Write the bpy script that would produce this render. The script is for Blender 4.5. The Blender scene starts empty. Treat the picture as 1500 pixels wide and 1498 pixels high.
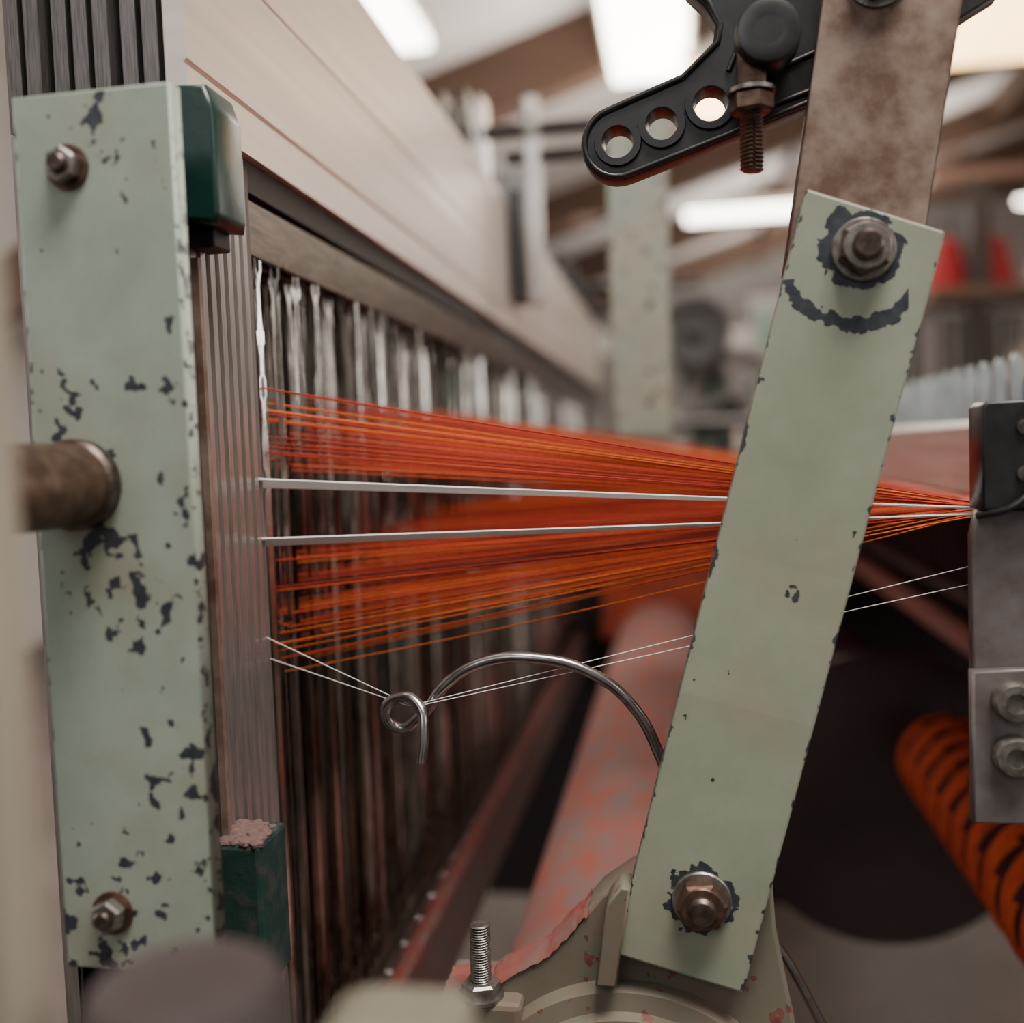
import bpy, bmesh, math, random
from mathutils import Vector, Matrix
random.seed(7)
H = 1.15   # shed height above floor; everything is modelled relative to it then lifted
COL = bpy.context.scene.collection

# ---------------------------------------------------------------- materials
def base_mat(name):
    m = bpy.data.materials.new(name); m.use_nodes = True
    nt = m.node_tree; b = nt.nodes['Principled BSDF']
    return m, nt, b
def N(nt, t, **kw):
    n = nt.nodes.new(t)
    for k, v in kw.items(): setattr(n, k, v)
    return n
def noise(nt, scale, detail=4, rough=.6, stretch=None):
    tc = N(nt, 'ShaderNodeTexCoord'); n = N(nt, 'ShaderNodeTexNoise')
    n.inputs['Scale'].default_value = scale; n.inputs['Detail'].default_value = detail
    n.inputs['Roughness'].default_value = rough
    if stretch:
        mp = N(nt, 'ShaderNodeMapping'); mp.inputs['Scale'].default_value = stretch
        nt.links.new(tc.outputs['Object'], mp.inputs['Vector']); nt.links.new(mp.outputs[0], n.inputs['Vector'])
    else: nt.links.new(tc.outputs['Object'], n.inputs['Vector'])
    return n
def ramp(nt, src, stops):
    r = N(nt, 'ShaderNodeValToRGB'); e = r.color_ramp.elements
    while len(e) < len(stops): e.new(.5)
    for i, (p, c) in enumerate(stops):
        e[i].position = p; e[i].color = (*c, 1)
    nt.links.new(src, r.inputs[0]); return r
def mathn(nt, op, a, b=None, clamp=False):
    n = N(nt, 'ShaderNodeMath', operation=op); n.use_clamp = clamp
    for i, v in enumerate((a, b)):
        if v is None: continue
        if isinstance(v, (int, float)): n.inputs[i].default_value = v
        else: nt.links.new(v, n.inputs[i])
    return n.outputs[0]
def simple(name, c1, c2=None, rough=.5, metal=0., scale=30, stretch=None, bump=0., lo=.35, hi=.65, r2=None):
    m, nt, b = base_mat(name)
    c2 = c2 or tuple(x*.75 for x in c1)
    n = noise(nt, scale, 5, .6, stretch)
    r = ramp(nt, n.outputs[0], [(lo, c1), (hi, c2)])
    nt.links.new(r.outputs[0], b.inputs['Base Color'])
    b.inputs['Metallic'].default_value = metal; b.inputs['Roughness'].default_value = rough
    if r2 is not None:
        rr = ramp(nt, n.outputs[0], [(lo, (rough,)*3), (hi, (r2,)*3)]); nt.links.new(rr.outputs[0], b.inputs['Roughness'])
    if bump:
        bn = N(nt, 'ShaderNodeBump'); bn.inputs['Strength'].default_value = bump; bn.inputs['Distance'].default_value = .001
        nt.links.new(n.outputs[0], bn.inputs['Height']); nt.links.new(bn.outputs[0], b.inputs['Normal'])
    return m
def emis(name, col, s):
    m, nt, b = base_mat(name)
    b.inputs['Base Color'].default_value = (*col, 1)
    b.inputs['Emission Color'].default_value = (*col, 1); b.inputs['Emission Strength'].default_value = s
    return m
def chipped(name, paint, paint2, chip, thr=.66, scale=75, edges=(), rings=(), discs=(), edgew=.0012, dirt=(.30,.25,.18), cluster=.3):
    """old enamel paint with chips; edges: (nx,nz,centre,halfwidth); rings:(x,z,r,w,xmax) worn arcs; discs:(x,z,r)"""
    m, nt, b = base_mat(name)
    tc = N(nt, 'ShaderNodeTexCoord'); sep = N(nt, 'ShaderNodeSeparateXYZ'); nt.links.new(tc.outputs['Object'], sep.inputs[0])
    X, Z = sep.outputs[0], sep.outputs[2]
    n1 = noise(nt, scale, 3, .55); n2 = noise(nt, 14, 3, .6); n3 = noise(nt, 260, 3, .6); n4 = noise(nt, 25, 6, .7); n5 = noise(nt, 130, 3, .5)
    v = mathn(nt, 'ADD', mathn(nt, 'MULTIPLY', n1.outputs[0], 1-cluster), mathn(nt, 'MULTIPLY', n2.outputs[0], cluster))
    mask = mathn(nt, 'GREATER_THAN', v, thr)
    wob = mathn(nt, 'MULTIPLY', mathn(nt, 'SUBTRACT', n3.outputs[0], .5), .003)
    wob2 = mathn(nt, 'MULTIPLY', mathn(nt, 'SUBTRACT', n5.outputs[0], .5), .012)
    w = mathn(nt, 'ADD', wob, wob2)
    for nx, nz, c, hw in edges:
        d = mathn(nt, 'ADD', mathn(nt, 'MULTIPLY', X, nx), mathn(nt, 'MULTIPLY', Z, nz))
        d = mathn(nt, 'ABSOLUTE', mathn(nt, 'SUBTRACT', d, c))
        d = mathn(nt, 'ADD', mathn(nt, 'SUBTRACT', d, hw-edgew), w)
        mask = mathn(nt, 'MAXIMUM', mask, mathn(nt, 'GREATER_THAN', d, 0.))
    def dist(x, z):
        a = mathn(nt, 'POWER', mathn(nt, 'SUBTRACT', X, x), 2.); c = mathn(nt, 'POWER', mathn(nt, 'SUBTRACT', Z, z), 2.)
        return mathn(nt, 'SQRT', mathn(nt, 'ADD', a, c))
    for x, z, r in discs:
        mask = mathn(nt, 'MAXIMUM', mask, mathn(nt, 'LESS_THAN', mathn(nt, 'ADD', dist(x, z), mathn(nt, 'MULTIPLY', w, 1.3)), r))
    for x, z, r, wd, xm in rings:
        d = mathn(nt, 'ADD', mathn(nt, 'ABSOLUTE', mathn(nt, 'SUBTRACT', dist(x, z), r)), mathn(nt, 'MULTIPLY', w, .8))
        a = mathn(nt, 'MULTIPLY', mathn(nt, 'LESS_THAN', d, wd), mathn(nt, 'LESS_THAN', Z, z-.30*r))
        a = mathn(nt, 'MULTIPLY', a, mathn(nt, 'LESS_THAN', X, xm))
        mask = mathn(nt, 'MAXIMUM', mask, a)
    pr = ramp(nt, n4.outputs[0], [(.3, paint), (.72, paint2)])
    cr = ramp(nt, n3.outputs[0], [(.35, chip), (.7, tuple(c*1.7+.01 for c in chip))])
    dm = N(nt, 'ShaderNodeMix', data_type='RGBA'); g = mathn(nt, 'MULTIPLY', mathn(nt, 'SUBTRACT', n2.outputs[0], .48, ), 2.6, True)
    nt.links.new(g, dm.inputs[0]); nt.links.new(pr.outputs[0], dm.inputs[6]); dm.inputs[7].default_value = (*dirt, 1)
    mx = N(nt, 'ShaderNodeMix', data_type='RGBA'); nt.links.new(mask, mx.inputs[0])
    nt.links.new(dm.outputs[2], mx.inputs[6]); nt.links.new(cr.outputs[0], mx.inputs[7])
    nt.links.new(mx.outputs[2], b.inputs['Base Color'])
    b.inputs['Roughness'].default_value = .42
    bn = N(nt, 'ShaderNodeBump'); bn.inputs['Strength'].default_value = .5; bn.inputs['Distance'].default_value = .0006; bn.invert = True
    hh = mathn(nt, 'SUBTRACT', mask, mathn(nt, 'MULTIPLY', n4.outputs[0], .5))
    nt.links.new(hh, bn.inputs['Height']); nt.links.new(bn.outputs[0], b.inputs['Normal'])
    return m

PG, PG2, CH = (.345, .41, .345), (.255, .31, .25), (.022, .026, .033)
M_alu   = simple('brushed_aluminium', (.74,.645,.575), (.68,.585,.52), .36, .6, 14, (1, .12, 6), .0, r2=.48)
M_alu2  = simple('grey_aluminium', (.22,.20,.19), (.11,.10,.095), .38, .75, 60, (30, 30, 1), .1)
M_alu3  = simple('stile_aluminium', (.52,.48,.455), (.36,.325,.305), .30, .75, 60, (10, 10, .5), .1)
M_steel = simple('heddle_steel', (.85,.83,.80), (.40,.37,.34), .22, 1., 40, None, 0., .35, .65)
M_steel2= simple('heddle_steel_dull', (.24,.22,.20), (.08,.07,.06), .22, 1., 40, None, 0., .35, .65)
M_wire  = simple('bright_wire', (.46,.44,.44), (.28,.26,.26), .22, .95, 120)
M_rustb = simple('rusty_steel', (.115,.060,.040), (.28,.21,.17), .5, .25, 40, None, .3, .38, .66)
M_bar   = simple('stained_bar', (.22,.17,.14), (.11,.08,.065), .3, .8, 30, (8, 1, 8))
M_bolt  = simple('bolt_steel', (.17,.135,.115), (.06,.043,.036), .38, .8, 160, None, .2)
M_brust = simple('rusty_bolt', (.17,.105,.075), (.08,.045,.032), .42, .7, 160, None, .25)
M_bolt2 = simple('bolt_zinc', (.33,.31,.285), (.17,.15,.13), .35, .8, 160, None, .2)
M_dark  = simple('dark_cast_iron', (.010,.006,.006), (.020,.012,.012), .6, .0, 12)
M_black = simple('black_plastic', (.008,.008,.009), (.022,.021,.021), .36, 0, 60, None, .15)
M_gplast= simple('green_plastic', (.003,.022,.018), (.005,.036,.028), .34, 0, 50, None, .3)
M_fluffg= simple('fluff_on_plastic', (.004,.030,.024), (.07,.055,.048), .8, 0, 110, None, .6, .48, .82)
M_dust  = simple('red_lint', (.27,.06,.045), (.18,.105,.095), .95, 0, 60, None, 1., .38, .66)
M_lintb = simple('brown_lint', (.17,.095,.085), (.12,.08,.075), .95, 0, 200, None, 1.)
M_board = simple('lint_grey_board', (.23,.185,.18), (.30,.14,.12), .85, 0, 40, None, .5, .42, .68)
M_roller= simple('linty_roller', (.56,.17,.125), (.36,.25,.235), .92, 0, 60, (1, .4, 1), .9, .34, .62)
M_pipe  = simple('linty_pipe', (.34,.09,.07), (.24,.12,.10), .7, 0, 40)
M_beige = simple('cream_enamel', (.36,.315,.25), (.31,.27,.215), .5, 0, 10)
M_capb  = simple('dull_enamel', (.19,.17,.13), (.145,.13,.10), .5, 0, 10)
M_knob  = simple('worn_knob', (.032,.021,.022), (.052,.037,.037), .55, 0, 14)
M_cast  = chipped('cast_green_enamel', (.165,.17,.125), (.17,.13,.105), (.14,.05,.038), .60, 60, dirt=(.22,.085,.065))
M_castg = simple('green_casting', (.10,.16,.12), (.075,.125,.095), .5, 0, 10)
M_postm = chipped('chipped_post_enamel', PG, PG2, CH, .585, 115, edges=[(1, 0, -.2237, .0335)], edgew=-.0009, cluster=.45)
M_post2 = chipped('chipped_far_enamel', (.24,.26,.215), (.20,.215,.175), CH, .60, 70, edges=[(1, 0, -.047, .036)], edgew=0.)
TH = math.radians(15.2)
AX, AZ = .0568, -.0022
nx, nz = math.cos(TH), -math.sin(TH)
M_arm   = chipped('chipped_arm_enamel', (.30,.33,.252), (.24,.262,.195), CH, .655, 75,
                  edges=[(nx, nz, AX*nx+AZ*nz, .03025)], edgew=-.0002,
                  rings=[(.0755, .0785, .0300, .0030, .0965)], discs=[(.0770, .0809, .0172), (.0033, -.2067, .0155)])
def thread_mat(name, c, c2=None):
    return simple(name, c, c2 or tuple(x*.6 for x in c), .85, 0, 500, None, 0)
M_to = thread_mat('orange_yarn', (.64,.075,.012)); M_tr = thread_mat('red_yarn', (.42,.030,.010))
M_tm = thread_mat('maroon_yarn', (.055,.012,.013)); M_ty = thread_mat('amber_yarn', (.74,.15,.016)); M_tw = thread_mat('white_yarn', (.92,.90,.90), (.86,.84,.84))
M_cloth, nt, b = base_mat('striped_cloth')
n = noise(nt, 55, 2, .5, (.0, 1, .0))
r = ramp(nt, n.outputs[0], [(.3, (.42,.05,.012)), (.45, (.30,.03,.012)), (.5, (.05,.012,.012)), (.57, (.7,.66,.63)), (.6, (.55,.08,.015))])
r.color_ramp.interpolation = 'CONSTANT'; nt.links.new(r.outputs[0], b.inputs['Base Color']); b.inputs['Roughness'].default_value = .9

# ---------------------------------------------------------------- mesh helpers
def mk(name, verts, faces, mats, midx=None, smooth=False):
    me = bpy.data.meshes.new(name); me.from_pydata([tuple(v) for v in verts], [], faces)
    if not isinstance(mats, (list, tuple)): mats = [mats]
    for m in mats: me.materials.append(m)
    if midx:
        for p, i in zip(me.polygons, midx): p.material_index = i
    if smooth:
        for p in me.polygons: p.use_smooth = True
    me.update(); o = bpy.data.objects.new(name, me); COL.objects.link(o); return o
def bev(o, w, seg=2):
    md = o.modifiers.new('bevel', 'BEVEL'); md.width = w; md.segments = seg; md.limit_method = 'ANGLE'; md.angle_limit = math.radians(40)
    return o
def box(name, x0, x1, y0, y1, z0, z1, mat, bw=0.):
    v = [(x, y, z) for x in (x0, x1) for y in (y0, y1) for z in (z0, z1)]
    f = [(0,1,3,2),(4,6,7,5),(0,4,5,1),(2,3,7,6),(0,2,6,4),(1,5,7,3)]
    o = mk(name, v, f, mat)
    if bw: bev(o, bw)
    return o
def plate(name, outline, y0, y1, mat, holes=(), bw=.0006):
    cu = bpy.data.curves.new(name, 'CURVE'); cu.dimensions = '2D'; cu.fill_mode = 'BOTH'
    def sp(pts):
        s = cu.splines.new('POLY'); s.points.add(len(pts)-1)
        for p, q in zip(s.points, pts): p.co = (q[0], q[1], 0, 1)
        s.use_cyclic_u = True
    sp(outline)
    for hx, hz, hr in holes:
        sp([(hx+hr*math.cos(t*math.pi/16), hz+hr*math.sin(t*math.pi/16)) for t in range(32)])
    cu.extrude = (y1-y0)/2-bw; cu.bevel_depth = bw; cu.bevel_resolution = 1; cu.offset = -bw
    t = bpy.data.objects.new('tmp', cu); COL.objects.link(t)
    dg = bpy.context.evaluated_depsgraph_get(); me = bpy.data.meshes.new_from_object(t.evaluated_get(dg))
    bpy.data.objects.remove(t); yc = (y0+y1)/2
    me.transform(Matrix(((1,0,0,0),(0,0,-1,yc),(0,1,0,0),(0,0,0,1))))
    me.name = name; me.materials.clear(); me.materials.append(mat)
    for p in me.polygons: p.material_index = 0
    o = bpy.data.objects.new(name, me); COL.objects.link(o); return o
def lathe(name, p, axis, prof, mat, seg=32, smooth=True, caps=True, phase=0.):
    ax = Vector(axis).normalized(); q = ax.to_track_quat('Z', 'Y'); p = Vector(p)
    v = []; f = []
    for r, h in prof:
        for i in range(seg):
            a = 2*math.pi*i/seg+phase
            v.append(p+q@Vector((r*math.cos(a), r*math.sin(a), h)))
    for k in range(len(prof)-1):
        for i in range(seg):
            j = (i+1) % seg; f.append((k*seg+i, k*seg+j, (k+1)*seg+j, (k+1)*seg+i))
    if caps:
        f.append(tuple(range(seg))[::-1]); f.append(tuple((len(prof)-1)*seg+i for i in range(seg)))
    o = mk(name, v, f, mat, smooth=False)
    if smooth:
        for pl in o.data.polygons: pl.use_smooth = len(pl.vertices) == 4
        md = o.modifiers.new('es', 'EDGE_SPLIT'); md.split_angle = math.radians(35)
    return o
def cyl(name, p, q, r, mat, seg=24, ch=0.):
    p, q = Vector(p), Vector(q); L = (q-p).length
    ch = ch or min(r*.12, L*.2)
    return lathe(name, p, q-p, [(r-ch, 0), (r, ch), (r, L-ch), (r-ch, L)], mat, seg)
def hexn(name, p, axis, r, h, mat, ph=.2):
    return lathe(name, p, axis, [(r*.92, 0), (r, h*.12), (r, h*.85), (r*.86, h)], mat, 6, smooth=False, phase=ph)
def thread_rod(name, p, q, r, mat, pitch=.00125):
    p, q = Vector(p), Vector(q); L = (q-p).length; n = int(L/pitch); seg = 20
    ax = (q-p).normalized(); qt = ax.to_track_quat('Z', 'Y'); v = []; f = []
    for k in range(2*n+1):
        for i in range(seg):
            a = 2*math.pi*i/seg; rr = r if k % 2 else r*.82
            h = min(max(k*pitch/2+pitch*i/seg-pitch/2, 0), L)
            v.append(p+qt@Vector((rr*math.cos(a), rr*math.sin(a), h)))
    for k in range(2*n):
        for i in range(seg):
            j = (i+1) % seg
            f.append((k*seg+i, k*seg+j, (k+1)*seg+j, (k+1)*seg+i))
    f.append(tuple(range(seg))[::-1]); f.append(tuple(2*n*seg+i for i in range(seg)))
    return mk(name, v, f, mat)
def wire(name, pts, r, mat, smooth=True, res=10, cyclic=False):
    cu = bpy.data.curves.new(name, 'CURVE'); cu.dimensions = '3D'; cu.bevel_depth = r; cu.bevel_resolution = 4; cu.use_fill_caps = True
    if smooth:
        s = cu.splines.new('BEZIER'); s.bezier_points.add(len(pts)-1)
        for b_, p in zip(s.bezier_points, pts):
            b_.co = p; b_.handle_left_type = b_.handle_right_type = 'AUTO'
    else:
        s = cu.splines.new('POLY'); s.points.add(len(pts)-1)
        for b_, p in zip(s.points, pts): b_.co = (*p, 1)
    s.use_cyclic_u = cyclic; s.resolution_u = res
    t = bpy.data.objects.new('tmp', cu); COL.objects.link(t)
    dg = bpy.context.evaluated_depsgraph_get(); me = bpy.data.meshes.new_from_object(t.evaluated_get(dg)); bpy.data.objects.remove(t)
    me.name = name; me.materials.clear(); me.materials.append(mat)
    for p in me.polygons: p.use_smooth = True; p.material_index = 0
    o = bpy.data.objects.new(name, me); COL.objects.link(o); return o
def group(name, objs):
    e = bpy.data.objects.new(name, None); e.empty_display_size = .05; COL.objects.link(e)
    for o in objs: o.parent = e
    return e
def lumps(name, pts, mat):
    bm = bmesh.new()
    for x, y, z, r, fl in pts:
        res = bmesh.ops.create_icosphere(bm, subdivisions=3, radius=r)
        ph = random.random()*9
        for v in res['verts']:
            c = v.co; k = 1+.22*math.sin(c.x/r*4+ph)*math.sin(c.y/r*5+ph*2)+.12*math.sin(c.z/r*9+ph)+random.uniform(-.06,.06)
            v.co = Vector((x+c.x*k, y+c.y*k, z+c.z*k*fl))
    me = bpy.data.meshes.new(name); bm.to_mesh(me); bm.free(); me.materials.append(mat)
    for p in me.polygons: p.use_smooth = True
    o = bpy.data.objects.new(name, me); COL.objects.link(o); return o

# ---------------------------------------------------------------- heddle frames (shafts)
YE = 2.72
NS = 8; XS = [-.217-.0112*k for k in range(NS)]
HB = -.362
frames = []
for k, x in enumerate(XS):
    w = .0036
    y0 = .432+.002*(k % 3)
    if k == 0:
        prof = [(x-w, .152), (x+w+.003, .152), (x+w+.003, .174), (x+w+.0012, .1755), (x+w+.003, .177), (x+w+.003, .238), (x+w+.0022, .239), (x+w+.003, .240), (x+w+.003, .313), (x-w, .313)]
    else:
        prof = [(x-w, .152), (x+w, .152), (x+w, .174), (x+w, .32), (x-w, .32)]
    v = [(a, y, b_) for y in (y0, YE) for a, b_ in prof]; n_ = len(prof)
    f = [tuple(range(n_))[::-1], tuple(range(n_, 2*n_))]+[(i, (i+1) % n_, (i+1) % n_+n_, i+n_) for i in range(n_)]
    frames.append(mk('top_rail_%d' % k, v, f, M_alu if k == 0 else M_alu2))
    frames.append(box('heddle_bar_%d' % k, x-.001, x+.0022, .50, YE-.02, .104, .132, M_bar, .0006))
    frames.append(box('lower_heddle_bar_%d' % k, x-.001, x+.0015, .50, YE-.02, HB, HB+.014, M_bar))
    frames.append(box('bottom_rail_%d' % k, x-w, x+w+(.004 if k == 0 else 0), y0+.02, YE, -.452, -.382, M_board))
    nrib = 7; pitch = .066/nrib
    front = [(x-w, y0)]
    for i in range(nrib):
        a = y0+i*pitch
        front += [(x+w, a), (x+w, a+pitch*.52), (x+w-.0042, a+pitch*.60), (x+w-.0042, a+pitch*.93)]
    front += [(x+w, y0+.066), (x-w, y0+.066)]
    n_ = len(front); z0, z1 = -.45, .151
    v = [(a, b_, z) for z in (z0, z1) for a, b_ in front]
    f = [tuple(range(n_)), tuple(range(n_, 2*n_))[::-1]]+[(i, i+n_, (i+1) % n_+n_, (i+1) % n_) for i in range(n_)]
    frames.append(mk('end_stile_%d' % k, v, f, M_alu3))
    frames.append(box('far_stile_%d' % k, x-w, x+w, YE-.02, YE, -.45, .152, M_alu2))
frames.append(box('rail_channel', XS[-1], XS[0]+.002, .50, YE, .136, .1515, M_dark))  # solid dark strip standing in for shade in the cavity below the rails
v, f = [], []; n_ = 300
for i in range(n_+1):
    y = .46+(2.6-.46)*i/n_
    h = .002+.006*random.random()**2; w = .0015*random.random()
    v += [(-.222-w, y, -.3825), (-.214+w, y, -.3825+h), (-.2088+w, y, -.3835-.004*random.random())]
for i in range(n_):
    for j in range(2): a = i*3+j; f.append((a, a+1, a+4, a+3))
frames.append(mk('rail_lint', v, f, M_dust, smooth=True))
for i in range(44):
    y = .5+i*.042
    frames.append(wire('tie_rod_%d' % i, [(-.300, y-.035, -.372), (-.2125, y+.012, -.366)], .0010, M_wire, False))
group('heddle_frame_stack', frames)

# ---------------------------------------------------------------- warp + heddles
UP = [.034, .021, .010, -.001]; DN = [-.060, -.076, -.091, -.106]
FX, FZ = .150, -.036
tv, tf, ti = [], [], []
hv, hf, hi_ = [], [], []
def seg(p, q, r, mi):
    b0 = len(tv)
    for P in (p, q):
        for dy, dz in ((r, 0), (0, r), (-r, 0), (0, -r)): tv.append((P[0], P[1]+dy, P[2]+dz))
    for i in range(4):
        j = (i+1) % 4; tf.append((b0+i, b0+j, b0+4+j, b0+4+i)); ti.append(mi)
def heddle(x, y, ze, ang, T=.110, B=HB-.002, s=1., bright=.34):
    W = random.choice([.0014, .0017, .0022])
    st = [(T, .0010, 0), (T-.002, .0025, .0013), (T-.011, .0025, .0013), (T-.014, .0018, 0), (T-.02, .0008, 0), (T-.034, .0009, 0), (T-.05, W, 0),
          (ze+.03, W, 0), (ze+.014, .0008, 0), (ze+.007, .0010, 0), (ze+.004, .0022, .0012), (ze-.004, .0022, .0012), (ze-.007, .0010, 0), (ze-.014, .0008, 0), (ze-.03, W, 0),
          (B+.05, W, 0), (B+.034, .0009, 0), (B+.014, .0016, 0), (B+.011, .0025, .0013), (B+.002, .0025, .0013), (B, .0010, 0)]
    b0 = len(hv); tw = random.uniform(-.4, .4); lean = random.uniform(-.0026, .0026); mi = 0 if random.random() < bright else 1
    for i, (z, o, inn) in enumerate(st):
        t = (z-B)/(T-B); a = ang+tw*math.sin(t*math.pi); c, s_ = math.cos(a), math.sin(a)
        for u in (-o, -inn, inn, o):
            u *= s; hv.append((x+u*c, y+u*s_+lean*(t-.5)*2, z))
    for i in range(len(st)-1):
        for c0 in (0, 2): a = b0+i*4+c0; hf.append((a, a+1, a+5, a+4)); hi_.append(mi)
ys = []; y = .512
while y < 2.66:
    ys.append(y); y += .00140 if y < 1.2 else .0034
pat = []
while len(pat) < len(ys)+50:
    c, nn = random.choice([(0, 18), (1, 34), (0, 26), (1, 24), (2, 12), (3, 4), (1, 16), (2, 14), (3, 3), (1, 20), (0, 16)])
    pat += [c]*nn
seq = [0, 5, 2, 7, 1, 4, 3, 6]
for i, y in enumerate(ys):
    k = seq[i % 8]; x = XS[k]
    up = ((i*5+i//8*3) % 8) < 4
    ze = (UP if up else DN)[(k*3+i//8) % 4]+random.uniform(-.004, .004)
    r = .00044 if y < .8 else .0006
    mi = pat[i]
    if random.random() < .22: mi = random.choice([0, 1, 2, 3])
    if y < .60 and (ze > .028 or ze < -.098) and random.random() < .7: mi = random.choice([0, 3])
    for dup in ((0,) if y < .7 else (0, .0008)):
        yy = y+dup
        seg((x, yy, ze), (FX, yy+random.uniform(-.0006, .0006), FZ+random.uniform(-.001,.001)), r, mi)
        seg((-.335, yy, -.035+(.01 if up else -.01)), (x, yy, ze), r, mi)
    if i % 3 == 0 or (y < .8 and i % 3 == 1):
        heddle(x, y, ze, random.choice([.5, .9, -.6, 1.2, .2, .0])+random.uniform(-.25, .25), .110 if y < .6 else .110+random.choice([0, .012, .022]), bright=.34 if y < 1 else .5)
# a few slack ends hanging below the main sheet
for j in range(16):
    yy = .52+random.random()*.35; z0 = random.uniform(-.124, -.108); sg = random.uniform(.002, .006); k = j % 3; prev = None
    for q in range(9):
        t = q/8; p = (XS[k]+(FX-XS[k])*t, yy, z0+(FZ-z0)*t-sg*math.sin(math.pi*t))
        if prev: seg(prev, p, .0004, 3 if j % 3 == 0 else 0)
        prev = p
for j in range(8):
    yy = .497+j*.0012
    seg((XS[0], yy, -.0102-j*.0006), (FX, yy, FZ+.0006), .00052, 4)
    seg((XS[1], yy, -.0412-j*.0006), (FX, yy, FZ-.0008), .00052, 4)
for j in range(6):
    heddle(XS[0 if j % 2 else 1], .502+j*.0045, -.0115 if j % 2 else -.0425, .5+.3*j, bright=.6)
mk('warp_threads', tv, tf, [M_to, M_tr, M_tm, M_ty, M_tw], ti)
mk('heddle_wires', hv, hf, [M_steel, M_steel2], hi_)
group('warp_back_roller', [cyl('roller', (-.350,.55,-.035), (-.350,2.70,-.035), .016, M_bolt2)])

cv, cf = [], []
path = [(FX, FZ), (.175, -.0385), (.205, -.052), (.26, -.060), (.45, -.066), (.62, -.072), (.65, -.09), (.655, -.3)]
NY = 40
for i in range(NY+1):
    y = .5+(2.66-.5)*i/NY
    for px, pz in path: cv.append((px, y, pz))
for i in range(NY):
    for j in range(len(path)-1):
        a = i*len(path)+j; cf.append((a, a+1, a+len(path)+1, a+len(path)))
mk('woven_cloth', cv, cf, M_cloth, smooth=True)

bt = [wire('binder_1', [(-.214, .494, -.0915), (-.134, .470, -.1195), (-.127, .470, -.1195), (.135, .50, -.0600)], .00018, M_tw, False),
      wire('binder_2', [(-.214, .498, -.1035), (-.134, .470, -.1205), (-.127, .470, -.1205), (.135, .50, -.0685)], .00018, M_tw, False)]
group('binder_threads', bt)

# ---------------------------------------------------------------- wire guide
wg = [(-.1251,.460,-.1455),(-.1240,.462,-.1328),(-.1268,.467,-.1205),(-.1360,.471,-.1165),(-.1462,.475,-.1250),(-.1412,.477,-.1335),(-.1290,.476,-.1275),(-.1153,.475,-.1113),(-.0983,.475,-.1012),(-.0725,.476,-.0990),(-.0438,.478,-.1075),(-.0257,.481,-.1242),(-.0138,.485,-.150),(-.004,.493,-.185),(.014,.506,-.220),(.040,.512,-.252),(.0625,.514,-.295)]
wire('thread_guide_wire', wg, .0027, M_wire)

# ---------------------------------------------------------------- left upright plate
up = [plate('plate', [(-.2572,-.207),(-.1902,-.207),(-.1902,.1456),(-.2572,.1456)], .375, .384, M_postm, bw=.0011),
      box('web', -.258, -.216, .383, .431, -.20, .140, M_dark, .002)]
for i, (bx, bz) in enumerate([(-.2344, .1165), (-.2344, -.1826)]):
    up.append(lathe('washer_%d' % i, (bx, .3749, bz), (0,-1,0), [(.0088,0),(.0088,.0014),(.006,.0015)], M_brust))
    up.append(hexn('bolt_head_%d' % i, (bx, .3736, bz), (0,-1,0), .0070, .0055, M_bolt2, .4))
    up.append(lathe('stud_%d' % i, (bx, .3682, bz), (0,-1,0), [(.0038,0),(.0038,.002),(.003,.003)], M_bolt))
group('harness_upright', up)
group('guide_block', [plate('upper_block', [(-.2125,.104),(-.1950,.102),(-.1940,.107),(-.1940,.150),(-.1975,.161),(-.2125,.162)], .4205, .450, M_gplast, bw=.002),
      box('upper_core', -.2128, -.201, .430, .447, .094, .104, M_dark, .001)])
gb = [box('lower_block', -.2145, -.1905, .4205, .452, -.240, -.172, M_fluffg, .002)]
gb.append(lumps('lint_cap', [(-.2120+random.random()*.019, .4225+random.random()*.026, -.1720, .0016+random.random()*.0018, .5) for _ in range(110)], M_lintb))
group('guide_block', gb)
box('wear_strip', -.2128, -.2095, .4305, .434, -.23, .09, M_rustb)
group('support_shaft', [cyl('rod', (-.238,.30,-.0076), (-.238,.376,-.0076), .0165, M_brust, 32), lathe('collar', (-.238,.3750,-.0076), (0,-1,0), [(.0183,0),(.0183,.0055),(.0167,.007)], M_bolt)])
group('cream_guard_post', [box('post', -.20, -.1435, .19, .205, -1.15, .30, M_beige, .003), box('foot', -.22, -.13, .165, .20, -1.15, -1.12, M_beige, .004)])
group('brake_lever', [lathe('knob', (-.112,.205,-.149), (0,0,1), [(.012,-.10),(.012,0),(.020,.004),(.0235,.012),(.0235,.028),(.020,.034),(.010,.036)], M_knob, 32),
      box('lever', -.118, -.05, .196, .26, -.30, -.162, M_dark, .004),
      box('lever_cap', -.086, -.050, .205, .236, -.162, -.127, M_capb, .008), box('pedestal', -.112, -.06, .206, .258, -1.15, -.295, M_dark, .004)])

# ---------------------------------------------------------------- loom body / low frame
group('loom_side_frame', [box('side_casting', -.335, -.235, .44, .54, -1.15, -.455, M_dark, .006), box('plate_foot', -.29, -.21, .432, .46, -.47, -.232, M_dark, .002)])
group('loom_side_frame', [box('side_casting_far', -.335, -.20, 2.5, 2.6, -1.15, -.455, M_dark, .006)])
group('loom_back_panel', [box('panel', -.9, 1.3, 2.06, 2.09, -.93, -.13, M_dark, .004), box('leg_a', -.8, -.7, 2.06, 2.09, -1.15, -.93, M_dark, .004), box('leg_b', 1.1, 1.2, 2.06, 2.09, -1.15, -.93, M_dark, .004)])  # added dark sheet standing in for the shaded loom interior
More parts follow.
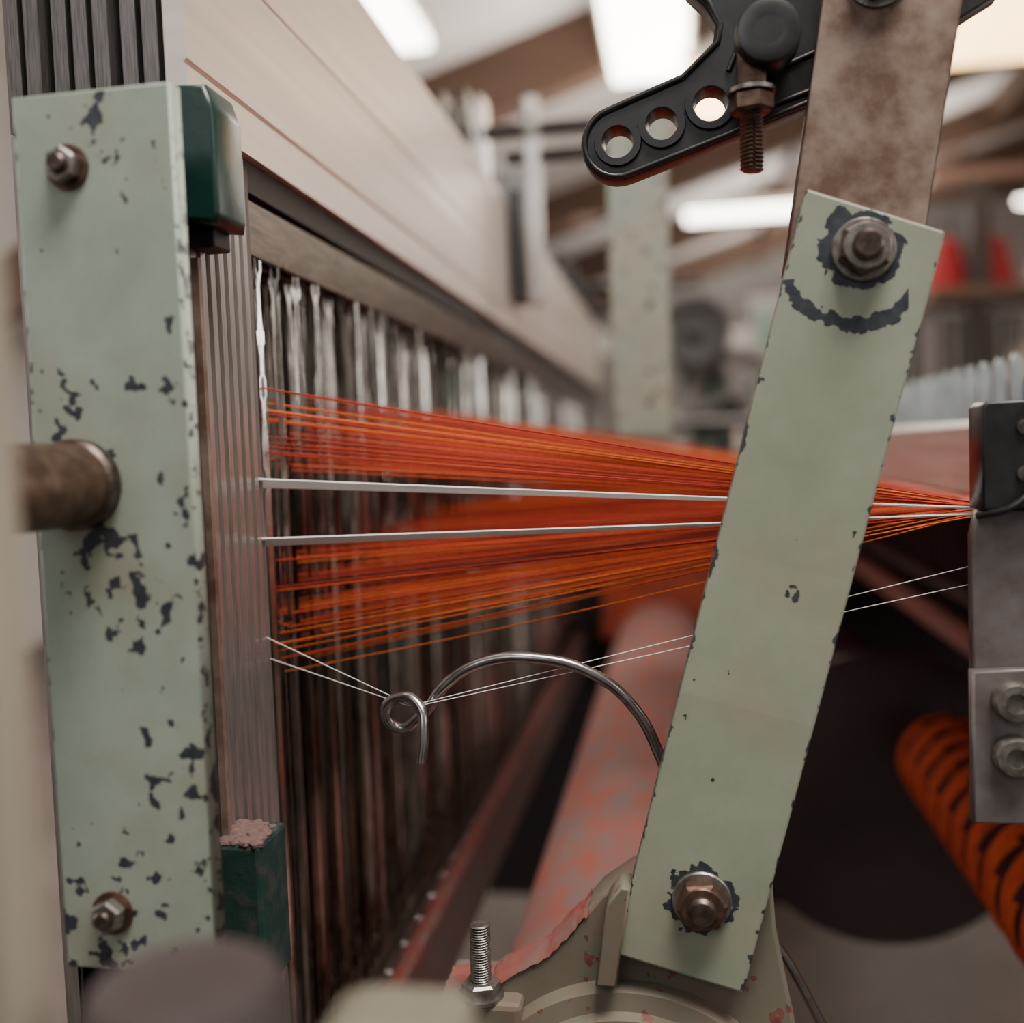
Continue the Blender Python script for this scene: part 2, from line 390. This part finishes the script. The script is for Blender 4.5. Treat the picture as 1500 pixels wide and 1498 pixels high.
# dark sheet added to stand in for floor shade under the warp
group('drip_tray', [box('tray', -.30, .02, .55, 1.95, -.98, -.97, M_dark, .003), box('tray_leg', -.29, -.25, .6, .64, -1.15, -.98, M_dark), box('tray_leg_b', -.29, -.25, 1.8, 1.84, -1.15, -.98, M_dark), box('tray_leg_c', -.02, .02, .6, .64, -1.15, -.98, M_dark)])
group('warp_guide_roller', [lathe('roller', (-.05,.52,-.372), (0,1,0), [(.02,-.008),(.078,0),(.08,.003),(.08,1.38),(.078,1.383)], M_roller, 64),
      cyl('axle', (-.05,.513,-.372), (-.05,2.03,-.372), .015, M_bolt), box('bearing', -.085,-.015,2.02,2.055,-1.15,-.34, M_dark, .004)])
group('roller_bearing', [plate('casting', [(-.16,-.36),(.05,-.36),(.06,-.20),(.02,-.165),(-.10,-.165),(-.15,-.20)], 1.908, 1.98, simple('red_lint_cast', (.46,.07,.025), (.20,.045,.03), .9, 0, 25, None, .5), bw=.006)])
group('front_pipe', [cyl('pipe', (.30,.72,-.222), (.30,2.055,-.222), .0155, M_pipe), cyl('pipe_collar', (.30,1.96,-.222), (.30,2.01,-.222), .026, M_dark)])
# cloth take-up roll, spirally wound yarn; valleys between turns coloured dark as painted shade
M_rib = simple('wound_orange_yarn', (.62,.085,.014), (.45,.05,.012), .85, 0, 60, (1, 2.5, 1), .4, .42, .62)
Lr = .50; nr = 12; SG = 48; v, f, mi_ = [], [], []
for i in range(nr*10+1):
    for s_ in range(SG):
        t = i/10+s_/SG; rr = .034+.0155*abs(math.sin(t*math.pi))**.7; a = 2*math.pi*s_/SG
        v.append((.250+rr*math.cos(a), .54+Lr*i/10/nr, -.318+rr*math.sin(a)))
for i in range(nr*10):
    for s_ in range(SG):
        j = (s_+1) % SG; f.append((i*SG+s_, i*SG+j, (i+1)*SG+j, (i+1)*SG+s_))
        fr = (i/10+s_/SG+.07) % 1; mi_.append(1 if fr < .22 or fr > .88 else 0)
f += [tuple(range(SG)), tuple(nr*10*SG+s_ for s_ in range(SG))[::-1]]; mi_ += [1, 1]
group('takeup_roll', [mk('wound_cloth', v, f, [M_rib, M_tm], mi_, True), cyl('core', (.250,.50,-.318), (.250,1.115,-.318), .014, M_dark)])
M_drum = simple('dark_drum', (.046,.031,.036), (.078,.055,.06), .4, 0, 8)
group('warp_drum', [lathe('flange', (.205,1.13,-.390), (0,1,0), [(.02,-.01),(.152,-.004),(.160,0),(.160,.012),(.05,.015)], M_drum, 64),
     cyl('barrel', (.205,1.14,-.390), (.205,2.055,-.390), .10, M_drum, 48)])

# ---------------------------------------------------------------- swinging arm (near, in focus)
d = Vector((math.sin(TH), 0, math.cos(TH))); nrm = Vector((math.cos(TH), 0, -math.sin(TH))); c0 = Vector((AX, 0, AZ))
sec = [(-.2486, .4605), (-.121, .4610), (-.099, .4617), (-.077, .4625), (-.055, .4630), (.1023, .4630)]
hw = .03025; th = .012; v, f = [], []
for s_, yf in sec:
    for u, yy in ((-hw, yf), (hw, yf), (hw, yf+th), (-hw, yf+th)):
        extra = 0
        if s_ > .1: extra = .0033 if u < 0 else -.0033
        p = c0+d*(s_+extra)+nrm*u; v.append((p.x, yy, p.z))
for k in range(len(sec)-1):
    for i in range(4):
        j = (i+1) % 4; f.append((k*4+i, k*4+j, (k+1)*4+j, (k+1)*4+i))
e_ = (len(sec)-1)*4
f += [(3,2,1,0), (e_, e_+1, e_+2, e_+3)]
A = [bev(mk('arm_bar', v, f, M_arm), .0012, 2)]
t2 = math.radians(9.3)
def rb(u, s_): return (.07975+s_*math.sin(t2)+u*math.cos(t2), .1012+s_*math.cos(t2)-u*math.sin(t2))
A.append(plate('rusty_bar', [rb(-.0288,-.033), rb(.0288,-.033), rb(.0288,.22), rb(-.0288,.22)], .4758, .4857, M_rustb, bw=.0009))
def boltset(tag, x, z, yf, ph, mn):
    return [lathe('washer_'+tag, (x,yf,z), (0,-1,0), [(.0134,0),(.0134,.0015),(.0128,.0021),(.0066,.0022)], M_bolt2, 40),
            hexn('nut_'+tag, (x,yf-.0020,z), (0,-1,0), .0117, .0082, mn, ph),
            lathe('nut_face_'+tag, (x,yf-.0101,z), (0,-1,0), [(.0097,0),(.0092,.0007),(.0066,.0008)], M_bolt2 if tag == 'top' else mn, 32),
            lathe('stud_'+tag, (x,yf-.0088,z), (0,-1,0), [(.0064,0),(.0064,.0046),(.005,.0062),(.0016,.0066)], M_bolt, 24)]
A += boltset('top', .0782, .0800, .4628, .35, M_bolt)+boltset('low', .0033, -.2067, .4603, .1, M_brust)
A += [hexn('upper_nut', (.088,.4752,.1985), (0,-1,0), .0115, .0088, M_bolt, .3), lathe('upper_washer', (.088,.4759,.1985), (0,-1,0), [(.0137,0),(.0137,.0018),(.0066,.0019)], M_bolt2)]
group('swing_arm', A)

# black moulded link with holes
al = math.radians(17.6); ca, sa = math.cos(al), math.sin(al)
def L(u, w_): return (-.0263+u*ca-w_*sa, .1415+u*sa+w_*ca)
out = []
for a in range(90, 271, 12): out.append(L(.0174*math.cos(math.radians(a)), .0174*math.sin(math.radians(a))))
out += [L(.1045, -.0182), L(.143, -.0165), (.1254,.1826), (.1419,.1914), (.1452,.2475), (.0,.2475), (-.0022,.2255), (.0072,.2068)]
out += [(.0149,.1991),(.0196,.1903),(.0182,.1826)] + [L(.0374, .01815)]
holes = [(*L(0,0), .0068), (*L(.02145,0), .0068), (*L(.0449,0), .0073)]
lk = [plate('body', out, .4906, .5038, M_black, holes, .0009)]
for i, (hx, hz, hr) in enumerate(holes):
    lk.append(lathe('boss_%d' % i, (hx,.4908,hz), (0,-1,0), [(hr+.0044,0),(hr+.0040,.0024),(hr+.0007,.0024),(hr,-.0000),(hr,-.0130)], M_black, 40, caps=False))
def rimpts():
    pts = [L(.132, -.0154), L(.1045,-.0162)]
    for a in range(270, 89, -12): pts.append(L(.0156*math.cos(math.radians(a)), .0156*math.sin(math.radians(a))))
    pts += [L(.0374,.0163), (.0204,.1826), (.0218,.1903), (.0165,.2013), (.0088,.209)]
    return [(p[0], .4900, p[1]) for p in pts]
lk.append(wire('rim', rimpts(), .0014, M_black, False))
for q, (a_, b_) in enumerate([((.0572,.0022),(.11,.0044)), ((.0616,-.011),(.11,-.0121)), ((.0572,.011),(.077,.033))]):
    lk.append(wire('rib_%d' % q, [(L(*a_)[0], .4900, L(*a_)[1]), (L(*b_)[0], .4900, L(*b_)[1])], .0013, M_black, False))
group('dobby_link', lk)
group('clamp_bolt', [lathe('pivot_head', (.0409,.4906,.1753), (0,-1,0), [(.0121,0),(.0121,.0132),(.0141,.0143),(.0141,.0264),(.0130,.0288),(.0099,.0295),(.0060,.0290)], M_black, 48),
      box('shank', .0280, .0402, .468, .480, .1513, .1722, M_brust, .002),
      lathe('washer', (.0339,.474,.1546), (0,0,-1), [(.0105,0),(.0105,.0018),(.004,.0019)], M_bolt2, 32),
      hexn('nut', (.0339,.474,.1527), (0,0,-1), .0097, .0083, M_brust, .25),
      thread_rod('stud', (.0337,.474,.1463), (.0333,.474,.1178), .0053, M_brust, .0018)])

# ---------------------------------------------------------------- cast bracket at foot of arm
br = [lathe('hub', (-.033, .5115, -.3366), (0,-1,0), [(.0638,0),(.0820,.0011),(.0836,.0044),(.0836,.0440),(.0820,.0468),(.0737,.0484),(.0720,.0534),(.0616,.0545),(.0594,.0495),(.033,.0484)], M_cast, 96),
      plate('web', [(-.0286,-.2013),(-.0440,-.2123),(-.0572,-.2288),(-.0726,-.2442),(-.0968,-.2574),(-.1078,-.2882),(.0495,-.33),(.0446,-.2695),(.0369,-.2255),(.0358,-.2046),(.0,-.1958)], .4740, .497, M_cast, bw=.002),
      plate('left_lug', [(-.0396,-.209),(-.033,-.2002),(-.0286,-.2013),(-.033,-.2255),(-.0363,-.2475),(-.0462,-.2475)], .4555, .4745, M_cast, bw=.001),
      box('lug_base', -.1232, -.0825, .462, .506, -.3025, -.2624, M_cast, .003),
      box('pedestal', -.0935, .033, .4675, .5095, -1.15, -.363, M_cast, .004)]
# thin felt of red lint lying on the sloping top edge and lug
v, f = [], []; tops = [(-.122,-.2624),(-.100,-.2612),(-.0968,-.2574),(-.0726,-.2442),(-.0572,-.2288),(-.0500,-.2205)]
M_ = 36
for i in range(M_+1):
    t = i/M_*(len(tops)-1); a = int(min(t, len(tops)-2)); q = t-a
    x = tops[a][0]*(1-q)+tops[a+1][0]*q; z = tops[a][1]*(1-q)+tops[a+1][1]*q
    for j in range(9):
        yy = .4728+j*.0032
        v.append((x+random.uniform(-.0006,.0006), yy, z+(.0004+random.random()*.0018 if 0 < j < 8 else -.0022*random.random())))
for i in range(M_):
    for j in range(8): a = i*9+j; f.append((a, a+1, a+10, a+9))
br.append(mk('lint_felt', v, f, M_dust, smooth=True))
group('cast_bracket', br)
group('stud_bolt', [thread_rod('stud', (-.1027,.470,-.2618), (-.1023,.470,-.2262), .0051, M_bolt2), hexn('nut', (-.1027,.470,-.2620), (0,0,1), .0094, .0072, M_bolt2, .3),
      lathe('washer', (-.1027,.470,-.2628), (0,0,1), [(.0110,0),(.0110,.0015),(.005,.0016)], M_bolt2)])

# ---------------------------------------------------------------- right-hand temple bracket
M_gp = simple('grey_plate', (.22,.20,.20), (.13,.10,.09), .42, .4, 40, None, .15)
tb = [plate('head', [(.1275,-.0335),(.1275,.011),(.1295,.0135),(.175,.0135),(.175,-.0335)], .470, .492, M_black, bw=.001),
      plate('side_plate', [(.1250,-.170),(.1250,-.045),(.1275,-.034),(.175,-.034),(.175,-.172),(.127,-.172)], .478, .486, M_gp, bw=.0008),
      plate('lower_plate', [(.1225,-.172),(.1225,-.104),(.175,-.102),(.175,-.172)], .470, .4775, M_gp, bw=.001)]
for i, bz in enumerate((-.1165, -.1405)):
    tb.append(lathe('cap_screw_%d' % i, (.1385,.470,bz), (0,-1,0), [(.0088,0),(.0088,.006),(.0078,.0078),(.0045,.008),(.0042,.005)], M_bolt2, 36))
for i, (ax_, az_) in enumerate([(.1445,.002),(.1445,-.018),(.160,.002)]):
    tb.append(lathe('screw_%d' % i, (ax_,.4702,az_), (0,-1,0), [(.0034,0),(.0034,.0018),(.0022,.002)], M_bolt, 20))
tb.append(wire('cable_tie', [(.126,.474,-.036),(.136,.466,-.033),(.15,.466,-.024),(.17,.466,-.02)], .0016, M_black))
tb.append(box('bracket_leg', .172,.205,.486,.50,-1.15,-.10, M_dark,.003))
group('temple_bracket', tb)

# breast bar
bp = [(.185,-.040),(.187,.004),(.191,.009),(.225,.010),(.228,-.006),(.226,-.046),(.190,-.046)]
n_ = len(bp); v = [(a, y, z) for y in (.56, 2.7) for a, z in bp]
f = [tuple(range(n_))[::-1], tuple(range(n_, 2*n_))]+[(i, (i+1) % n_, (i+1) % n_+n_, i+n_) for i in range(n_)]
bev(mk('breast_bar', v, f, simple('pale_steel', (.66,.61,.585), (.50,.44,.41), .45, .1, 20, (6, .2, 6))), .002)
M_slat = simple('blue_grey_plate', (.42,.46,.46), (.27,.31,.32), .35, .3, 20); sl = []
i = 0; y = .60
while y < 2.6:
    sl.append(plate('plate_%d' % i, [(.237,-.02),(.237,.049),(.239,.056),(.243,.056),(.246,.049),(.246,-.02)], y, y+.005, M_slat, bw=.0006)); y += .040; i += 1
sl.append(box('rack_rail', .236,.268,.6,2.62,-.02,-.005, M_dark)); sl.append(box('rack_back', .256,.262,.6,2.62,-.02,.040, M_dark))  # dark backing sheet added to make the gaps between plates look shaded
group('dropper_plate_rack', sl)
sl = []; y = .62; i = 0
M_ds = simple('dark_reed', (.05,.022,.022), (.08,.04,.04), .5, .4, 20)
sl.append(box('rail', .265,.28,.6,2.0,-.165,-.15, M_ds))
while y < 1.95:
    sl.append(box('dent_%d' % i, .268,.277,y,y+.006,-.15,-.070, M_ds)); y += .024; i += 1
sl.append(box('rail_top', .265,.28,.6,2.0,-.076,-.070, M_ds))
group('reed_comb', sl)

# ---------------------------------------------------------------- far side machinery above the warp
plate('hanging_post', [(-.083,.012),(-.011,.012),(-.010,.40),(-.082,.40)], 1.27, 1.285, M_post2, bw=.002)
M_gun = simple('gunmetal', (.05,.043,.041), (.025,.021,.021), .4, .5, 30)
hm = [cyl('rod_upper', (-.29,1.30,.400), (-.02,1.30,.400), .0095, M_gun), cyl('rod_lower', (-.215,1.32,.372), (-.02,1.32,.372), .0085, M_gun),
      box('bracket', -.186,-.166,1.285,1.30,.18,.438, M_alu3, .003), lathe('collar', (-.1755,1.284,.40), (0,-1,0), [(.012,0),(.012,.006),(.006,.007)], M_bolt2)]
for j in range(6):
    hm.append(box('lever_%d' % j, -.2085, -.190, 1.29+j*.013, 1.295+j*.013, .19, .325+.004*(j % 2), M_black))
for j in range(6):
    hm.append(box('jack_%d' % j, -.292+j*.010, -.2865+j*.010, 1.29, 1.33, .31, .455-.010*((j*2) % 3), M_black if j < 4 else M_alu3))
    hm.append(box('hook_%d' % j, -.300+j*.009, -.296+j*.009, 1.75, 1.80, .31, .50-.010*((j*2) % 3), M_alu2 if j % 2 else M_black))
for j in range(7):
    y = 1.9+j*.12
    hm.append(box('clip_%d' % j, -.225,-.20,y,y+.02,.313,.36, M_gun, .003))
hm.append(cyl('rod_c', (-.23,2.35,.36), (.05,2.35,.36), .009, M_gun)); hm.append(cyl('rod_d', (-.23,2.45,.315), (.05,2.45,.315), .009, M_gun))
group('harness_lift_gear', hm)
def torus(name, c, R, r, mat):
    pts = [(c[0]+R*math.cos(a*math.pi/12), c[1], c[2]+R*math.sin(a*math.pi/12)) for a in range(24)]
    return wire(name, pts, r, mat, True, 4, True)
gc = [lathe('gear_disc', (.04,2.85,.30), (0,-1,0), [(.085,0),(.092,.004),(.092,.03),(.085,.034),(.05,.028),(.02,.03),(.018,.05),(.008,.052)], simple('dark_gear', (.035,.03,.03), (.055,.05,.048), .5, .2, 20), 48)]
for j in range(30):
    a = j*2*math.pi/30; o = box('tooth_%d' % j, -.005,.005,2.82,2.846,.090,.101, M_gun); o.data.transform(Matrix.Rotation(a,4,'Y')); o.data.transform(Matrix.Translation((.04,0,.30)))
    gc.append(o)
M_cg = M_castg
gc += [torus('rim', (.15,2.95,.14), .11, .020, M_gp), lathe('hub', (.15,2.95,.14), (0,-1,0), [(.03,0),(.03,.04),(.02,.045)], M_gp, 24)]
for j in range(4):
    a = j*math.pi/2+.5; gc.append(cyl('spoke_%d' % j, (.15,2.94,.14), (.15+.11*math.cos(a),2.94,.14+.11*math.sin(a)), .012, M_gp))
gc.append(plate('stand', [(.0,-.9),(.40,-.9),(.36,.02),(.28,.06),(.20,.10),(.10,.24),(.06,.34),(.0,.36),(-.03,.3),(.02,.10),(.02,.02)], 2.98, 3.06, M_cg, bw=.006))
gc.append(cyl('gear_shaft', (.04,2.84,.30), (.04,3.0,.30), .016, M_gun))
gc.append(cyl('shaft', (-.1,2.93,.06), (.6,2.93,.06), .022, M_alu2))
gc.append(box('stand_foot', -.05,.45,2.9,3.15,-1.15,-.9, M_cg, .01))
group('handwheel_stand', gc)
cl_ = []
for j in range(14):
    x = -.02+j*.052; h = random.uniform(.03,.09)
    cl_.append(box('part_%d' % j, x, x+random.uniform(.02,.04), 2.76, 2.80, -.03, -.03+h, random.choice([M_bolt2, M_alu2, M_black, M_alu]), .004))
cl_ += [box('sill', -.1, .8, 2.74, 2.84, -.06, -.03, M_dark, .004), box('sill_leg', .7, .78, 2.76, 2.83, -1.15, -.06, M_dark, .004), box('sill_leg_b', -.1, -.02, 2.76, 2.83, -1.15, -.06, M_dark, .004)]
group('selvedge_fittings', cl_)

# background shelving, right
M_wood = simple('brown_wood', (.11,.06,.042), (.075,.042,.03), .7, 0, 6, (1, 8, 8))
sh = []
for z in (.10, .62, 1.15): sh.append(box('shelf_%d' % int(z*100), 1.15, 2.7, 5.0, 5.5, z, z+.05, M_wood, .004))
for x in (1.32, 2.6): sh.append(box('leg_%d' % int(x*100), x, x+.09, 5.02, 5.1, -1.15, 1.2, M_dark))
M_red = simple('red_yarn_cone', (.26,.008,.016), (.16,.006,.012), .9, 0, 40); M_wh = simple('cream_cone', (.45,.40,.36), (.34,.30,.26), .9, 0, 40)
for j, (x, m, z) in enumerate([(1.26,M_red,.67),(1.46,M_red,.67),(1.72,M_wh,.67),(1.95,M_wh,.67),(2.2,M_red,.67),(1.6,M_wh,.15),(1.9,M_red,.15),(1.75,M_wh,1.2)]):
    sh.append(lathe('cone_%d' % j, (x,5.2,z), (0,0,1), [(.09,0),(.105,.02),(.10,.06),(.055,.24),(.03,.25)], m, 24))
group('yarn_shelf', sh)
l2 = [box('frame_a', .5,.62,7.0,7.2,-1.15,.9, M_castg,.01), box('frame_b', 2.3,2.42,7.0,7.2,-1.15,.9, M_castg,.01), box('beam', .45,2.5,7.02,7.18,.75,.95, M_alu2,.01), box('beam_low', .5,2.4,7.02,7.18,-.15,.1, M_alu2,.01),
      cyl('roll', (.6,7.0,-.05),(2.3,7.0,-.05), .16, M_wh), box('frame_c', -1.6,-1.45,7.0,7.2,-1.15,1.0, M_castg,.01), box('beam_l', -1.6,.5,7.02,7.18,.6,.75, M_bolt2,.01)]
for j in range(16):
    l2.append(box('harness_%d' % j, .68+j*.1, .72+j*.1, 7.04, 7.16, .1, .75, M_gun if j % 3 else M_gp))
group('distant_loom', l2)

# ---------------------------------------------------------------- room
M_floor = simple('concrete_floor', (.12,.092,.078), (.08,.06,.05), .6, 0, 3, None, .1)
M_wall = simple('painted_wall', (.60,.56,.53), (.54,.50,.47), .8, 0, 2)
M_ceil = simple('ceiling_board', (.68,.63,.595), (.60,.555,.525), .8, 0, 2)
M_beam = simple('timber_beam', (.09,.046,.026), (.062,.031,.018), .65, 0, 5, (.3, 6, 6))
RX0, RX1, RY0, RY1 = -4.2, 5., -3., 13.
S = .30; Z0 = 2.03
box('floor', RX0, RX1, RY0, RY1, -1.25, -1.15, M_floor)
zc = lambda x: Z0+S*x
mk('ceiling', [(RX0,RY0,zc(RX0)),(RX1,RY0,zc(RX1)),(RX1,RY1,zc(RX1)),(RX0,RY1,zc(RX0))]+[(RX0,RY0,zc(RX0)+.1),(RX1,RY0,zc(RX1)+.1),(RX1,RY1,zc(RX1)+.1),(RX0,RY1,zc(RX0)+.1)],
   [(0,1,2,3),(7,6,5,4),(0,4,5,1),(1,5,6,2),(2,6,7,3),(3,7,4,0)], M_ceil)
box('wall_back', RX0, RX1, RY1, RY1+.1, -1.15, 3.6, M_wall)
box('wall_left', RX0-.1, RX0, RY0, RY1, -1.15, 1.0, M_wall)
box('wall_right', RX1, RX1+.1, RY0, RY1, -1.15, 3.6, M_wall)
for i, y in enumerate((1.6, 4.6, 7.2, 9.4, 11.6)):
    h = .30
    v = [(x, yy, zc(x)-dz) for x in (RX0, RX1) for yy in (y, y+.14) for dz in (0, h)]
    mk('trim_%d' % (i+1), v, [(0,1,3,2),(4,6,7,5),(0,4,5,1),(2,3,7,6),(0,2,6,4),(1,5,7,3)], M_beam)
for i, x in enumerate((-2.6, .9, 2.6)):
    box('trim_%d' % (i+6), x, x+.10, 4.8, RY1, zc(x)-.14, zc(x)+.01, M_beam)
M_lamp = emis('daylight_panel', (1, .93, .80), 12.0); M_lampw = emis('warm_lamp', (1, .64, .28), 5.5)
M_glass = emis('daylit_glass', (1, .97, .92), 5.0)
for i, (wx, wy0, wy1, wz0, wz1, sgn) in enumerate([(RX0, .2, 1.8, -.2, .7, 1), (RX0, 3.2, 4.8, -.2, .7, 1), (RX1, .6, 2.4, .3, 1.9, -1), (RX1, 4.0, 6.0, .3, 1.9, -1)]):  # right-wall glowing panes are unseen, added to put highlights on the heddles
    g = [box('pane', min(wx, wx+sgn*.02), max(wx, wx+sgn*.02), wy0, wy1, wz0, wz1, M_glass)]
    for a, b_ in ((wy0-.05, wy0), (wy1, wy1+.05), ((wy0+wy1)/2-.02, (wy0+wy1)/2+.02)):
        g.append(box('jamb', min(wx, wx+sgn*.05), max(wx, wx+sgn*.05), a, b_, wz0-.05, wz1+.05, M_beige))
    for a in (wz0-.05, wz1): g.append(box('rail', min(wx, wx+sgn*.05), max(wx, wx+sgn*.05), wy0, wy1, a, a+.05, M_beige))
    group('window_%d' % (i+1), g)
def fixture(x, y, z, lx, ly, m):
    a = [box('diffuser', x-lx/2, x+lx/2, y-ly/2, y+ly/2, z-.05, z, m, .01), box('tray', x-lx/2-.02, x+lx/2+.02, y-ly/2-.02, y+ly/2+.02, z, z+.04, M_beige, .005),
         cyl('hanger_1', (x, y-ly/3, z+.04), (x, y-ly/3, zc(x)), .008, M_bolt2), cyl('hanger_2', (x, y+ly/3, z+.04), (x, y+ly/3, zc(x)), .008, M_bolt2)]
    return group('ceiling_light', a)
fixture(-.10, 4.15, 1.66, .32, 1.1, M_lamp)
fixture(-1.03, 3.75, 1.62, .20, .5, M_lamp)
fixture(.52, 6.9, 1.50, .92, .14, M_lamp)
fixture(1.32, 4.2, 1.62, .42, 1.1, M_lampw)
fixture(.16, 4.75, 1.57, .20, .7, M_lampw)
fixture(3.2, 9.0, 1.9, .9, .2, M_lamp)

def area(name, loc, sx, sy, p, col, aim):
    l = bpy.data.lights.new(name, 'AREA'); l.shape = 'RECTANGLE'; l.size = sx; l.size_y = sy; l.energy = p; l.color = col
    o = bpy.data.objects.new(name, l); COL.objects.link(o); o.location = loc
    o.rotation_euler = (Vector(aim)-Vector(loc)).to_track_quat('-Z', 'Y').to_euler(); return o
area('skylight_lamp', (.40, -.05, 1.72), .9, .7, 68, (1,.945,.865), (0,.8,0))  # unseen fill light added overhead, no fixture behind it
area('window_lamp', (-.7, -1.9, 1.3), 1.2, .8, 12, (.98,.98,1), (0,.6,.1))  # unseen fill added behind the camera, not tied to any window
area('window_lamp', (3.0, -1.0, 1.5), 1.4, .9, 14, (1,.93,.85), (0,.8,0))  # second added front fill, from the right
area('bay_lamp', (.5, 6.0, 1.6), 2.4, 2.4, 95, (1,.93,.85), (.5,6.0,-1))  # unseen fill added to brighten the far room
area('bay_lamp', (1.5, 10.0, 1.6), 2.4, 2.4, 115, (1,.93,.86), (.5,10.0,4))  # added fill aimed up at the far ceiling
area('bay_lamp', (.3, 4.5, .9), 1.5, 1.5, 62, (1,.93,.86), (.3,4.6,4))  # added fill aimed up at the nearer ceiling
area('bay_lamp', (-2.2, 1.6, 1.0), 1.2, 1.2, 130, (1,.95,.90), (-3.4,1.8,-.1))  # added fill making the left wall glow through the heddles

w = bpy.data.worlds.new('world'); bpy.context.scene.world = w; w.use_nodes = True
bg = w.node_tree.nodes['Background']; bg.inputs[0].default_value = (1,.95,.89,1); bg.inputs[1].default_value = .23

for o in list(bpy.data.objects):
    if o.parent is None: o.location.z += H

cam = bpy.data.cameras.new('camera'); co = bpy.data.objects.new('camera', cam); COL.objects.link(co)
fw = Vector((-.166,.9843,-.0599)).normalized(); upv = Vector((.0256,.0650,.9975)); rt = fw.cross(upv).normalized(); upv = rt.cross(fw)
co.matrix_world = Matrix(((rt.x,upv.x,-fw.x,0),(rt.y,upv.y,-fw.y,0),(rt.z,upv.z,-fw.z,H),(0,0,0,1)))
cam.sensor_width = 36; cam.lens = 36; cam.clip_start = .01; cam.clip_end = 60
cam.dof.use_dof = True; cam.dof.focus_distance = .485; cam.dof.aperture_fstop = 2.9; cam.dof.aperture_blades = 7
bpy.context.scene.camera = co
